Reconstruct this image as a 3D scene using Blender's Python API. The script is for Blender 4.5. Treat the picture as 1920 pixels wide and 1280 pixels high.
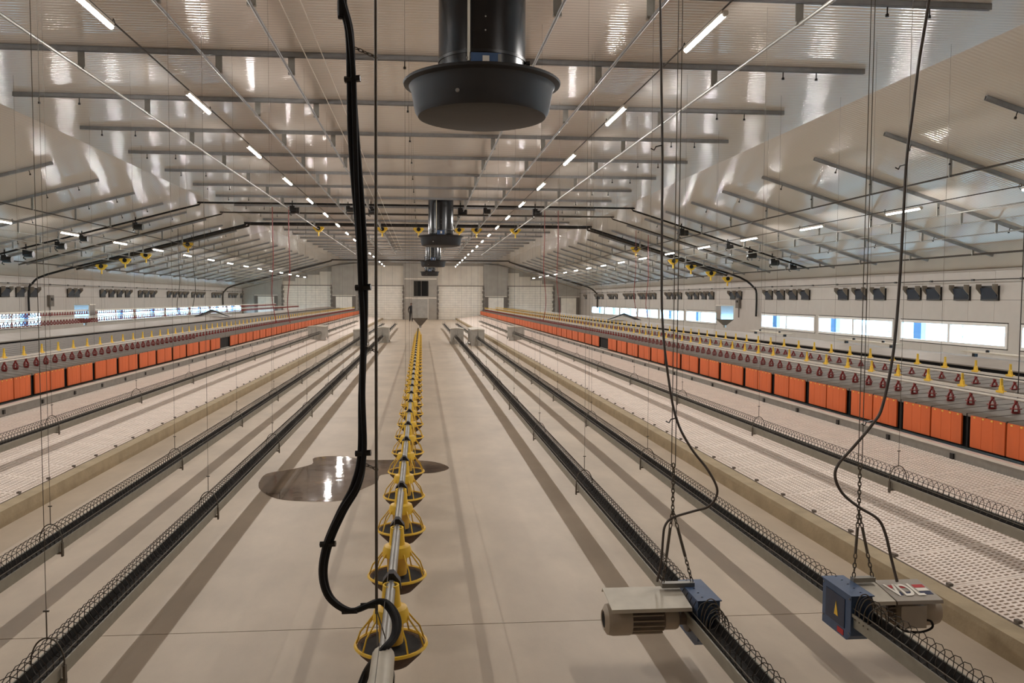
import bpy, math, random
from mathutils import Vector, Matrix
random.seed(7)
PI = math.pi
sc = bpy.context.scene
for o in list(bpy.data.objects): bpy.data.objects.remove(o)
C = sc.collection

# ------------------------------------------------------------------ camera
CAMZ, F = 2.2, 1500.0
cd = bpy.data.cameras.new('camera'); cam = bpy.data.objects.new('camera', cd); C.objects.link(cam)
cd.sensor_width = 36; cd.lens = F / 1920 * 36; cd.clip_end = 600; cd.clip_start = 0.05
YAW, PITCH, ROLL = math.atan(132 / F), math.atan(80 / F), 0.0035
cd.shift_x = 38 / 1920
cam.matrix_world = (Matrix.Translation((0, 0, CAMZ)) @ Matrix.Rotation(-YAW, 4, 'Z')
                    @ Matrix.Rotation(PI / 2 - PITCH, 4, 'X') @ Matrix.Rotation(ROLL, 4, 'Z'))
sc.camera = cam
# ------------------------------------------------------------------ world, exposure
w = bpy.data.worlds.new('world'); sc.world = w; w.use_nodes = True
bg = w.node_tree.nodes['Background']
bg.inputs[0].default_value = (0.44, 0.70, 1.0, 1); bg.inputs[1].default_value = 26.0
TUBE_POWER = 268.0
TUBE_COLOR = (1.0, 0.955, 0.915, 1)
sc.view_settings.view_transform = 'Standard'; sc.view_settings.look = 'None'
sc.view_settings.gamma = 1; sc.view_settings.exposure = 0.0
sc.view_settings.use_curve_mapping = False
cy = sc.cycles
cy.use_denoising = True; cy.max_bounces = 8; cy.diffuse_bounces = 5; cy.glossy_bounces = 3
cy.transparent_max_bounces = 8; cy.sample_clamp_indirect = 4; cy.caustics_reflective = False
cy.caustics_refractive = False

# ------------------------------------------------------------------ materials
def lin(c):
    return tuple((v / 255 / 12.92 if v / 255 <= .04045 else ((v / 255 + .055) / 1.055) ** 2.4) for v in c) + (1,)
def mat(name, rgb, rough=.5, metal=0, var=.12, scale=6, bump=0, bscale=40, stretch=(1, 1, 1), spec=.5):
    m = bpy.data.materials.new(name); m.use_nodes = True
    nt = m.node_tree; b = nt.nodes['Principled BSDF']; N = nt.nodes.new; L = nt.links.new
    b.inputs['Roughness'].default_value = rough; b.inputs['Metallic'].default_value = metal
    b.inputs['Specular IOR Level'].default_value = spec
    tc = N('ShaderNodeTexCoord'); mp = N('ShaderNodeMapping'); mp.inputs['Scale'].default_value = stretch
    L(tc.outputs['Object'], mp.inputs[0])
    n = N('ShaderNodeTexNoise'); n.inputs['Scale'].default_value = scale; n.inputs['Detail'].default_value = 5
    L(mp.outputs[0], n.inputs['Vector'])
    r = N('ShaderNodeValToRGB'); c = lin(rgb)
    r.color_ramp.elements[0].position = .3; r.color_ramp.elements[1].position = .7
    r.color_ramp.elements[0].color = tuple(v * (1 - var) for v in c[:3]) + (1,)
    r.color_ramp.elements[1].color = tuple(min(1, v * (1 + var)) for v in c[:3]) + (1,)
    L(n.outputs['Fac'], r.inputs[0]); L(r.outputs[0], b.inputs['Base Color'])
    if bump:
        n2 = N('ShaderNodeTexNoise'); n2.inputs['Scale'].default_value = bscale
        L(mp.outputs[0], n2.inputs['Vector'])
        bp = N('ShaderNodeBump'); bp.inputs['Strength'].default_value = bump; bp.inputs['Distance'].default_value = .01
        L(n2.outputs['Fac'], bp.inputs['Height']); L(bp.outputs[0], b.inputs['Normal'])
    return m
M = dict(
    galv=mat('galvanised_steel', (150, 148, 142), .42, .75, .1, 9),
    rail=mat('rail_steel', (150, 150, 150), .5, .35, .1, 9),
    trough=mat('trough_steel', (150, 146, 134), .5, .35, .08, 12),
    feed=mat('trough_inside', (30, 26, 22), .8, 0, .3, 30),
    wire=mat('wire_steel', (105, 98, 88), .5, .5, .1, 20),
    wiredark=mat('dark_wire', (62, 56, 50), .6, .3, .1, 20),
    white=mat('white_metal', (214, 206, 194), .45, 0, .05, 4),
    plate=mat('pale_plate', (196, 188, 172), .5, .1, .1, 8),
    alum=mat('aluminium_plate', (168, 160, 150), .45, .2, .06, 8),
    motor=mat('motor_grey', (176, 164, 148), .5, .1, .1, 10),
    motorfin=mat('motor_fins', (112, 100, 92), .6, .1, .1, 10),
    black=mat('black_plastic', (17, 15, 15), .32, 0, .2, 8),
    duct=mat('black_duct', (13, 11, 12), .22, 0, .2, 3, stretch=(1, 1, .2)),
    bowl=mat('black_bowl', (26, 23, 22), .55, 0, .35, 4),
    rubber=mat('black_cable_rubber', (12, 10, 10), .75, 0, .2, 8),
    greycable=mat('grey_cable', (88, 80, 74), .5, 0, .1, 8),
    blue=mat('blue_enamel', (58, 82, 116), .4, 0, .12, 10),
    bluedark=mat('dark_blue_panel', (26, 44, 74), .4, 0, .15, 14),
    yellow=mat('yellow_plastic', (244, 200, 62), .42, 0, .08, 12),
    paleyellow=mat('pale_yellow_plastic', (232, 186, 80), .5, 0, .06, 12),
    red=mat('dark_red_plastic', (132, 40, 36), .45, 0, .12, 15),
    redlabel=mat('red_print', (190, 40, 44), .5, 0, .05, 10),
    darkclamp=mat('dark_clamp', (26, 27, 36), .5, 0, .1, 10),
    navy=mat('navy_print', (28, 40, 78), .5, 0, .05, 10),
    orange=mat('orange_curtain', (208, 98, 44), .55, 0, .14, 3, .25, 12, (1, 1, .25)),
    lid=mat('grey_slat_plastic', (112, 104, 96), .6, 0, .1, 10),
    roofgrey=mat('grey_sheet', (140, 130, 118), .5, .1, .08, 3),
    slat=mat('white_slat_plastic', (238, 224, 212), .55, 0, .07, 4),
    curb=mat('curb_concrete', (176, 160, 132), .8, 0, .12, 5, .3, 30),
    boxgrey=mat('bin_steel', (172, 168, 160), .45, .15, .1, 6),
    shiny=mat('bright_steel', (200, 205, 210), .16, .95, .05, 6),
    wallm=mat('wall_panel_sheet', (190, 182, 175), .55, 0, .05, 1.5),
    endwall=mat('end_wall_sheet', (226, 218, 204), .55, 0, .06, 1.2),
    endgrey=mat('grey_panel_sheet', (164, 158, 148), .6, 0, .08, 1.5),
    joint=mat('joint_shadow_gap', (70, 64, 58), .9, 0, .1, 5),
    doorw=mat('white_door_sheet', (246, 240, 228), .6, 0, .06, 3),
    frame=mat('window_frame_white', (236, 232, 228), .4, 0, .03, 3),
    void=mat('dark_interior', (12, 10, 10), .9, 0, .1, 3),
    flap=mat('inlet_flap', (40, 50, 66), .3, 0, .15, 4),
    skin=mat('skin', (120, 88, 74), .6, 0, .05, 10),
    cloth=mat('dark_clothing', (24, 24, 28), .8, 0, .2, 10),
    post=mat('pale_blue_post', (120, 150, 190), .6, 0, .05, 2),
    grass=mat('pale_field', (140, 150, 146), .9, 0, .25, .15),
    brown=mat('feed_brown', (84, 66, 54), .8, 0, .3, 25, .4, 60),
)
def smooth_mat_floor():
    m = mat('concrete_floor', (188, 172, 152), .46, 0, .1, .7, .05, 90)
    nt = m.node_tree; b = nt.nodes['Principled BSDF']; N = nt.nodes.new; L = nt.links.new
    tc = N('ShaderNodeTexCoord')
    n = N('ShaderNodeTexNoise'); n.inputs['Scale'].default_value = 2.2; n.inputs['Detail'].default_value = 9
    n.inputs['Roughness'].default_value = .65
    mp = N('ShaderNodeMapping'); mp.inputs['Scale'].default_value = (1, .45, 1)
    L(tc.outputs['Object'], mp.inputs[0]); L(mp.outputs[0], n.inputs['Vector'])
    mr = N('ShaderNodeMapRange'); mr.inputs[1].default_value = .35; mr.inputs[2].default_value = .7
    mr.inputs[3].default_value = .88; mr.inputs[4].default_value = 1.06
    L(n.outputs['Fac'], mr.inputs[0])
    src = b.inputs['Base Color'].links[0].from_socket
    mx = N('ShaderNodeVectorMath'); mx.operation = 'SCALE'
    L(src, mx.inputs[0]); L(mr.outputs[0], mx.inputs['Scale']); L(mx.outputs[0], b.inputs['Base Color'])
    return m
M['floor'] = smooth_mat_floor()
def ceiling_mat():
    m = bpy.data.materials.new('ribbed_ceiling_sheet'); m.use_nodes = True
    nt = m.node_tree; b = nt.nodes['Principled BSDF']; N = nt.nodes.new; L = nt.links.new
    b.inputs['Base Color'].default_value = lin((212, 202, 191)); b.inputs['Roughness'].default_value = .12
    b.inputs['Metallic'].default_value = 0.0; b.inputs['Specular IOR Level'].default_value = .75
    tc = N('ShaderNodeTexCoord'); mp = N('ShaderNodeMapping'); mp.inputs['Scale'].default_value = (.02, 1, .02)
    L(tc.outputs['Object'], mp.inputs[0])
    wv = N('ShaderNodeTexWave'); wv.bands_direction = 'Y'; wv.inputs['Scale'].default_value = 3.2
    L(mp.outputs[0], wv.inputs['Vector'])
    n = N('ShaderNodeTexNoise'); n.inputs['Scale'].default_value = .9
    L(tc.outputs['Object'], n.inputs['Vector'])
    bp = N('ShaderNodeBump'); bp.inputs['Strength'].default_value = .3; bp.inputs['Distance'].default_value = .01
    L(wv.outputs['Fac'], bp.inputs['Height'])
    bp2 = N('ShaderNodeBump'); bp2.inputs['Strength'].default_value = .035; bp2.inputs['Distance'].default_value = .03
    L(n.outputs['Fac'], bp2.inputs['Height']); L(bp.outputs[0], bp2.inputs['Normal'])
    L(bp2.outputs[0], b.inputs['Normal'])
    return m
M['ceil'] = ceiling_mat()
def emis(name, col, s):
    m = bpy.data.materials.new(name); m.use_nodes = True; nt = m.node_tree
    b = nt.nodes['Principled BSDF']; b.inputs['Base Color'].default_value = (.8, .8, .8, 1)
    b.inputs['Emission Color'].default_value = col; b.inputs['Emission Strength'].default_value = s
    m.cycles.emission_sampling = 'FRONT'
    return m
M['tube'] = emis('lit_tube', TUBE_COLOR, TUBE_POWER)
def glass():
    m = bpy.data.materials.new('window_glass'); m.use_nodes = True; nt = m.node_tree
    nt.nodes.clear(); N = nt.nodes.new; L = nt.links.new
    o = N('ShaderNodeOutputMaterial'); mx = N('ShaderNodeMixShader'); t = N('ShaderNodeBsdfTransparent')
    g = N('ShaderNodeBsdfGlossy'); g.inputs['Roughness'].default_value = .05
    t.inputs[0].default_value = (.92, .97, .97, 1); mx.inputs[0].default_value = .07
    L(t.outputs[0], mx.inputs[1]); L(g.outputs[0], mx.inputs[2]); L(mx.outputs[0], o.inputs[0])
    return m
M['glass'] = glass()
def wet():
    m = bpy.data.materials.new('wet_concrete'); m.use_nodes = True; nt = m.node_tree
    b = nt.nodes['Principled BSDF']; N = nt.nodes.new; L = nt.links.new
    tc = N('ShaderNodeTexCoord'); n = N('ShaderNodeTexNoise'); n.inputs['Scale'].default_value = 1.6; n.inputs['Detail'].default_value = 5
    L(tc.outputs['Object'], n.inputs['Vector'])
    r = N('ShaderNodeValToRGB'); r.color_ramp.elements[0].position = .35; r.color_ramp.elements[1].position = .66
    r.color_ramp.elements[0].color = lin((84, 70, 60)); r.color_ramp.elements[1].color = lin((126, 108, 92))
    L(n.outputs['Fac'], r.inputs[0]); L(r.outputs[0], b.inputs['Base Color'])
    b.inputs['Roughness'].default_value = .06
    n2 = N('ShaderNodeTexNoise'); n2.inputs['Scale'].default_value = 5
    L(tc.outputs['Object'], n2.inputs['Vector'])
    bp = N('ShaderNodeBump'); bp.inputs['Strength'].default_value = .12; bp.inputs['Distance'].default_value = .01
    L(n2.outputs['Fac'], bp.inputs['Height']); L(bp.outputs[0], b.inputs['Normal'])
    return m
M['wet'] = wet()

# ------------------------------------------------------------------ builders
class MB:
    def __init__(s): s.v = []; s.f = []; s.sm = False
    def box(s, x0, x1, y0, y1, z0, z1, T=None):
        i = len(s.v)
        p = [(x, y, z) for z in (z0, z1) for y in (y0, y1) for x in (x0, x1)]
        s.v += [tuple(T @ Vector(q)) for q in p] if T else p
        s.f += [tuple(i + k for k in q) for q in ((0, 2, 3, 1), (4, 5, 7, 6), (0, 1, 5, 4), (2, 6, 7, 3), (0, 4, 6, 2), (1, 3, 7, 5))]
        return s
    def prism(s, prof, y0, y1, ax='y'):       # prof: (x,z) outline, counter-clockwise seen from -Y
        i = len(s.v); n = len(prof)
        if ax == 'y': s.v += [(a, y0, b) for a, b in prof] + [(a, y1, b) for a, b in prof]
        else: s.v += [(y0, a, b) for a, b in prof] + [(y1, a, b) for a, b in prof]
        s.f += [(i + k, i + (k + 1) % n, i + n + (k + 1) % n, i + n + k) for k in range(n)]
        s.f += [tuple(i + k for k in reversed(range(n))), tuple(i + n + k for k in range(n))]
        return s
    def tube(s, pts, r, n=8, caps=True, closed=False):
        P = [Vector(p) for p in pts]; m = len(P); i0 = len(s.v); u = None; s.sm = True
        rr = r if isinstance(r, (list, tuple)) else [r] * m
        for k in range(m):
            a = P[(k - 1) % m] if (k or closed) else P[k]; b = P[(k + 1) % m] if (k < m - 1 or closed) else P[k]
            t = (b - a); t = t.normalized() if t.length > 1e-9 else Vector((0, 0, 1))
            if u is None: u = t.orthogonal().normalized()
            else:
                u = u - t * u.dot(t); u = u.normalized() if u.length > 1e-6 else t.orthogonal().normalized()
            v = t.cross(u)
            for j in range(n):
                q = P[k] + (u * math.cos(2 * PI * j / n) + v * math.sin(2 * PI * j / n)) * rr[k]; s.v.append(tuple(q))
        for k in range(m if closed else m - 1):
            k2 = (k + 1) % m
            for j in range(n):
                s.f.append((i0 + k * n + j, i0 + k * n + (j + 1) % n, i0 + k2 * n + (j + 1) % n, i0 + k2 * n + j))
        if caps and not closed:
            s.f.append(tuple(i0 + j for j in reversed(range(n)))); s.f.append(tuple(i0 + (m - 1) * n + j for j in range(n)))
        return s
    def lathe(s, prof, n=24, c=(0, 0, 0), axis='z'):   # prof: (r, h)
        i0 = len(s.v); s.sm = True
        for r, h in prof:
            for j in range(n):
                a = 2 * PI * j / n; x, y = r * math.cos(a), r * math.sin(a)
                q = (x, y, h) if axis == 'z' else ((h, x, y) if axis == 'x' else (y, h, x))
                s.v.append((q[0] + c[0], q[1] + c[1], q[2] + c[2]))
        for k in range(len(prof) - 1):
            for j in range(n):
                s.f.append((i0 + k * n + j, i0 + k * n + (j + 1) % n, i0 + (k + 1) * n + (j + 1) % n, i0 + (k + 1) * n + j))
        return s
    def mesh(s, name, m):
        me = bpy.data.meshes.new(name); me.from_pydata(s.v, [], s.f); me.materials.append(M[m])
        if s.sm:
            me.polygons.foreach_set('use_smooth', [len(p.vertices) == 4 for p in me.polygons])
            me.set_sharp_from_angle(angle=math.radians(40))
        me.update(); return me
    def build(s, name, m, parent=None, loc=None):
        o = bpy.data.objects.new(name, s.mesh(name, m)); C.objects.link(o); o.parent = parent
        if loc: o.location = loc
        return o
def tag(o, label=None, cat=None, group=None, kind=None):
    if label: o['label'] = label
    if cat: o['category'] = cat
    if group: o['group'] = group
    if kind: o['kind'] = kind
    return o
def thing(name, label, cat, loc=(0, 0, 0), group=None):
    o = bpy.data.objects.new(name, None); C.objects.link(o); o.location = loc; o.empty_display_size = .1
    return tag(o, label, cat, group)
def struct(o): o['kind'] = 'structure'; return o
def inst(name, me, parent=None, loc=(0, 0, 0), rot=None, kind=None):
    o = bpy.data.objects.new(name, me); C.objects.link(o); o.parent = parent; o.location = loc
    if rot: o.rotation_euler = rot
    if kind: o['kind'] = kind
    return o
def dup(root, loc, label=None, group=None):
    r = root.copy(); C.objects.link(r); r.location = loc
    if label: r['label'] = label
    if group: r['group'] = group
    for ch in list(root.children):
        c = ch.copy(); C.objects.link(c); c.parent = r
        for g in list(ch.children):
            d = g.copy(); C.objects.link(d); d.parent = c
    return r
ORD = ['nearest', 'second nearest', 'third nearest', 'fourth nearest', 'fifth nearest', 'sixth nearest', 'seventh nearest', 'eighth nearest']
MW = cam.matrix_world.copy()
def P(px, py, D):                              # photograph point on the vertical plane Y = D
    d = MW.to_3x3() @ Vector(((px - 922) / F, -(py - 640) / F, -1))
    t = D / d.y
    return (d.x * t, D, CAMZ + d.z * t)
def spline(pts, n=6):                          # Catmull-Rom through pts
    P_ = [Vector(p) for p in pts]; P_ = [P_[0]] + P_ + [P_[-1]]; out = []
    for i in range(1, len(P_) - 2):
        a, b, c, d = P_[i - 1:i + 3]
        for k in range(n):
            t = k / n
            out.append(.5 * ((2 * b) + (c - a) * t + (2 * a - 5 * b + 4 * c - d) * t * t + (3 * b - a - 3 * c + d) * t ** 3))
    out.append(P_[-2]); return out

XR, XL, DE, D0 = 17.0, -18.4, 85.0, -4.0
ZF, ZE, XF = 5.9, 3.15, 8.04                   # flat ceiling, eaves, fold
def zc(x):
    if abs(x) <= XF: return ZF
    return ZF - (ZF - ZE) * (abs(x) - XF) / ((XR if x > 0 else -XL) - XF)
def rot_slope(x): return math.atan((ZF - ZE) / ((XR if x > 0 else -XL) - XF)) * (1 if x > 0 else -1)

# ------------------------------------------------------------------ floor
fl = struct(bpy.data.objects.new('floor', None)); C.objects.link(fl)
MB().box(XL - .3, XR + .3, D0, DE + .3, -.3, -.012).build('floor_base', 'joint', fl)
ys = [D0, -.6, 5.3] + [5.3 + 9.5 * k for k in range(1, 9)] + [DE]
for a, b in zip(ys, ys[1:]):
    MB().box(-3.99, 3.57, a + .004, b - .004, -.012, 0).build('concrete_slab', 'floor', fl)
MB().box(3.6, XR, D0, DE, -.02, -.005).build('pit_floor', 'curb', fl)
MB().box(XL, -4.02, D0, DE, -.02, -.005).build('pit_floor', 'curb', fl)
struct(MB().box(3.57, 3.73, D0, DE - .5, -.02, .16).build('trim_1', 'curb'))
struct(MB().box(-4.14, -3.99, D0, DE - .5, -.02, .16).build('trim_2', 'curb'))

# ------------------------------------------------------------------ walls made of panels
WZ0, WZ1 = .78, 1.52
wins = [(22.9 - 5.75 * k - 5.35, 22.9 - 5.75 * k) for k in range(1, 4)][::-1]
wins_r = wins + [(16.2, 21.35), (21.85, 27.1), (27.5, 33.0), (33.3, 38.8)] + [(44.9 + 5.72 * k, 44.9 + 5.72 * k + 5.35) for k in range(6)]
wins_l = wins + [(17.6, 22.9), (23.3, 28.7), (29.1, 34.5), (35.0, 40.6)] + [(47.3 + 6.15 * k, 47.3 + 6.15 * k + 5.8) for k in range(6)]
def side_wall(name, X, s, wins):
    root = struct(bpy.data.objects.new(name, None)); C.objects.link(root)
    xa, xb = (X + .012, X + .12) if s > 0 else (X - .12, X - .012)
    bm = MB().box(xa, xb, D0, DE, 0, WZ0).box(xa, xb, D0, DE, WZ1, ZE + .1)
    e = D0
    for a, b in wins: bm.box(xa, xb, e, a, WZ0, WZ1); e = b
    bm.box(xa, xb, e, DE, WZ0, WZ1)
    tag(bm.build('wall_core', 'joint', root), kind='stuff')
    pl = {}
    for tagn, z0, z1 in (('low', 0, WZ0 - .03), ('mid', WZ1 + .03, 2.215), ('top', 2.225, ZE)):
        pl[tagn] = MB().box(0 if s > 0 else -.012, .012 if s > 0 else 0, .004, 1.146, z0, z1).mesh('wall_panel', 'wallm')
    k = 0; y = D0
    while y < DE - .5:
        for t in pl: inst('wall_panel', pl[t], root, (X, y, 0))
        y += 1.15
    e = D0
    for a, b in wins + [(DE, DE)]:
        if a - e > .08:
            MB().box(*sorted((X, X + s * .012)), e + .02, a - .02, WZ0 - .03, WZ1 + .03).build('wall_panel', 'wallm', root)
        e = b
    return root
side_wall('wall_right', XR, 1, wins_r); side_wall('wall_left', XL, -1, wins_l)
nw = 0
for X, s, ws in ((XR, 1, wins_r), (XL, -1, wins_l)):
    for a, b in ws:
        nw += 1
        root = struct(bpy.data.objects.new('window_%d' % nw, None)); C.objects.link(root)
        def xx(p, q): return sorted((X + s * p, X + s * q))
        f = MB(); x = xx(-.03, .10); t = .09
        i = [(a, WZ0), (b, WZ0), (b, WZ1), (a, WZ1)]
        f.box(*x, a, b, WZ0, WZ0 + t).box(*x, a, b, WZ1 - t, WZ1).box(*x, a, a + t, WZ0 + t, WZ1 - t).box(*x, b - t, b, WZ0 + t, WZ1 - t)
        f.build('window_frame', 'frame', root)
        m = (a + b) / 2
        MB().box(*xx(-.01, .08), m - .06, m + .06, WZ0 + t, WZ1 - t).build('mullion', 'frame', root)
        for p, q in ((a + t, m - .06), (m + .06, b - t)):
            MB().box(*xx(.04, .048), p, q, WZ0 + t, WZ1 - t).build('pane', 'glass', root)
# the outside
g = MB().box(-160, 160, -60, 200, -.5, -.4).build('field', 'grass'); g['kind'] = 'structure'
for X, s, ws in ((XR, 1, wins_r), (XL, -1, wins_l)):
    for a, b in ws:
        p = MB().box(X + s * .9 - .09, X + s * .9 + .09, b + .05, b + .5, -.4, 2.6).build('veranda_post', 'post')
        tag(p, 'pale blue post standing outside the %s windows' % ('right' if s > 0 else 'left'), 'post', 'posts outside the %s windows' % ('right' if s > 0 else 'left'))
for s in (1, -1):
    b = MB()
    x = 30 * s
    for k in range(20): b.box(x - .04, x + .04, k * 7, k * 7 + .08, -.4, .9)
    f = b.build('field_fence', 'grass'); b2 = MB().box(x - .03, x + .03, -2, 120, .78, .82).box(x - .03, x + .03, -2, 120, .2, .23)
    tag(f, 'low post fence in the pale field seen through the %s windows' % ('right' if s > 0 else 'left'), 'fence', kind='stuff')
    b2.build('fence_wire', 'grass', f)['kind'] = 'stuff'

# ------------------------------------------------------------------ ceiling
ce = struct(bpy.data.objects.new('ceiling', None)); C.objects.link(ce)
MB().box(-XF, XF, D0, DE, ZF, ZF + .1).build('flat_ceiling_sheet', 'ceil', ce)
MB().prism([(XF, ZF), (XR, ZE), (XR, ZE + .1), (XF, ZF + .1)], D0, DE).build('sloping_ceiling_sheet', 'ceil', ce)
MB().prism([(XL, ZE), (-XF, ZF), (-XF, ZF + .1), (XL, ZE + .1)], D0, DE).build('sloping_ceiling_sheet', 'ceil', ce)
for x in (): MB().box(x - .03, x + .03, D0, DE, ZF - .012, ZF + .0).build('fold_strip', 'roofgrey', ce)
for n_, x in (('trim_3', XR), ('trim_4', XL)):
    s = 1 if x > 0 else -1
    struct(MB().box(*sorted((x - s * .06, x)), D0, DE, ZE - .05, ZE + .0).build(n_, 'wallm'))
# back wall behind the camera
struct(MB().prism([(XL, 0), (XR, 0), (XR, ZE), (XF, ZF), (-XF, ZF), (XL, ZE)], D0 - .1, D0).build('wall_back', 'wallm'))

# ------------------------------------------------------------------ end wall
ew = struct(bpy.data.objects.new('wall_end', None)); C.objects.link(ew)
MB().prism([(XL, 0), (XR, 0), (XR, ZE), (XF, ZF), (-XF, ZF), (XL, ZE)], DE, DE + .1).build('wall_core', 'endgrey', ew)
def ex(px): dx = px - 790; return dx * DE / (F - .088 * dx)
doors = [(533, 624), (674, 757), (820, 905), (950, 1035)]
for k, (a, b) in enumerate(doors):
    xa, xb = ex(a), ex(b); root = struct(bpy.data.objects.new('door_%d' % (k + 1), None)); C.objects.link(root)
    ztop = 3.5
    for j in range(7):                         # horizontal sheets of the roller door, every second a little narrower
        i = .1 if j % 2 else 0
        for q, (u0, u1, ins) in enumerate(((0, .5, 0), (.5, 1, .09))):
            MB().box(xa + i * .6 + ins, xb - i * .6 - ins, DE - .10 + .02 * q, DE, (j + u0) * .5 + .01, (j + u1) * .5 - .004).build('door_panel', 'doorw', root)
    MB().box(xa - .05, xb + .05, DE - .14, DE, ztop, ztop + .08).build('door_header', 'roofgrey', root)
    zc0 = min(zc(xa), zc(xb)) - .3
    n = 4
    for j in range(n):
        u0, u1 = xa + (xb - xa) * j / n, xa + (xb - xa) * (j + 1) / n
        MB().box(u0 + .01, u1 - .01, DE - .05, DE, ztop + .09, min(zc(u0), zc(u1)) - .25).build('wall_panel', 'endwall', ew)
def pier(a, b, dr=None, dark='endgrey'):
    xa, xb = ex(a), ex(b)
    r = MB().prism([(xa, 0), (xb, 0), (xb, min(zc(xb), ZF) - .02), (xa, zc(xa) - .02)], DE - .45, DE - .001).build('trim_%d' % (20 + int(a) % 97), dark)
    struct(r)
    for x in (xa, xb):                         # dark scalloped edge guide
        q = MB()
        for j in range(8): q.box(x - .09, x + .09, DE - .5, DE - .45, j * .44 + .05, j * .44 + .3)
        q.box(x - .05, x + .05, DE - .49, DE - .45, 0, 3.6)
        q.build('edge_guide', 'lid', r)['kind'] = 'stuff'
    if dr:
        x0, x1, h = dr
        MB().box(ex(x0), ex(x1), DE - .5, DE - .45, .05, h).build('small_door', 'doorw', r)
        MB().box(ex(x0) - .35, ex(x0) - .02, DE - .52, DE - .45, 0, h + .1).build('door_jamb', 'lid', r)
        MB().box(ex(x1) + .02, ex(x1) + .35, DE - .52, DE - .45, 0, h + .1).build('door_jamb', 'lid', r)
        MB().box(ex(x0) - .35, ex(x1) + .35, DE - .53, DE - .45, h + .1, h + .18).build('door_head', 'endwall', r)
    return r
pier(459, 533, (488, 518, 2.35)); pier(624, 674, (632, 662, 2.35)); pier(905, 950, (914, 942, 2.3)); pier(1035, 1088, (1048, 1076, 2.3))
pc = pier(757, 820)
wdw = struct(bpy.data.objects.new('window_90', None)); C.objects.link(wdw)
MB().box(ex(776), ex(803), DE - .47, DE - .46, 2.45, 4.05).build('dark_pane', 'void', wdw)
f = MB(); x0, x1 = ex(776), ex(803)
f.box(x0 - .1, x1 + .1, DE - .52, DE - .45, 4.05, 4.13).box(x0 - .1, x1 + .1, DE - .52, DE - .45, 2.37, 2.45).box(x0 - .1, x0, DE - .52, DE - .45, 2.45, 4.05).box(x1, x1 + .1, DE - .52, DE - .45, 2.45, 4.05)
tag(f.build('window_frame', 'endgrey', wdw), kind='stuff')
MB().box((x0 + x1) / 2 - .02, (x0 + x1) / 2 + .05, DE - .5, DE - .46, 2.45, 4.05).build('mullion', 'greycable', wdw)
MB().box(ex(759), ex(818), DE - .5, DE - .45, 4.2, 4.32).build('cross_rail', 'endwall', pc)
MB().box(ex(759), ex(818), DE - .5, DE - .45, 2.2, 2.32).build('cross_rail', 'endwall', pc)
dl = struct(bpy.data.objects.new('door_5', None)); C.objects.link(dl)
MB().box(ex(777), ex(803), DE - .53, DE - .46, .05, 2.1).build('door_leaf', 'endwall', dl)
MB().tube([(ex(800), DE - .6, 1.0), (ex(800) - .15, DE - .6, 1.0)], .03, 6).build('door_handle', 'black', dl)

# ------------------------------------------------------------------ slatted floor, two sides
SL = .118
def slat_mesh(nb, nl, name, wx, wy):
    b = MB(); px = wy / nb
    for k in range(nb): b.box(0, wx, k * px + .003, k * px + px * .62, -.035, 0)
    b.box(0, wx, wy - .028, wy - .002, -.035, .002)
    for k in range(nl + 1):
        x = (wx - .018) * k / nl; b.box(x, x + .018, 0.002, wy - .002, -.034, .0015)
    return b.mesh(name, 'slat')
tile = slat_mesh(14, 20, 'slat_tile', 1.115, .655)
for s, X0 in ((1, 3.74), (-1, 4.15)):
    root = struct(bpy.data.objects.new('floor_slats_%s' % ('right' if s > 0 else 'left'), None)); C.objects.link(root)
    root.name = 'floor_' + ('right' if s > 0 else 'left')
    n = 0; y = 2.0
    lim = 44 if s > 0 else 44
    while y < DE - 1:
        if y < lim:
            for c in range(2):
                x = X0 + c * 1.12
                o = inst('slat_tile', tile, root, (s * x, y, .165 + SL * (x - X0)), (0, -math.atan(SL) * s, 0))
                if s < 0: o.scale = (-1, 1, 1); 
            y += .66
        else: break
    far = MB(); y1 = y
    while y1 < DE - 1:
        far.prism([(s * X0, .13), (s * X0, .165), (s * (X0 + 2.235), .165 + SL * 2.235), (s * (X0 + 2.235), .13 + SL * 2.235)][::s], y1, y1 + .645); y1 += .66
    far.build('far_slat_tiles', 'slat', root)['kind'] = 'stuff'
    MB().box(*sorted((s * (X0 + 2.24), s * (X0 + 2.27))), 0, DE - 1, 0, .43).build('slat_skirt', 'curb', root)
    # clips along the kerb edge
    cm = MB().box(-.015, .015, -.02, .02, 0, .02).mesh('edge_clip', 'lid')
    y = 2.0
    while y < 30: inst('edge_clip', cm, root, (s * (X0 + .012), y, .168)); y += .66

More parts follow.
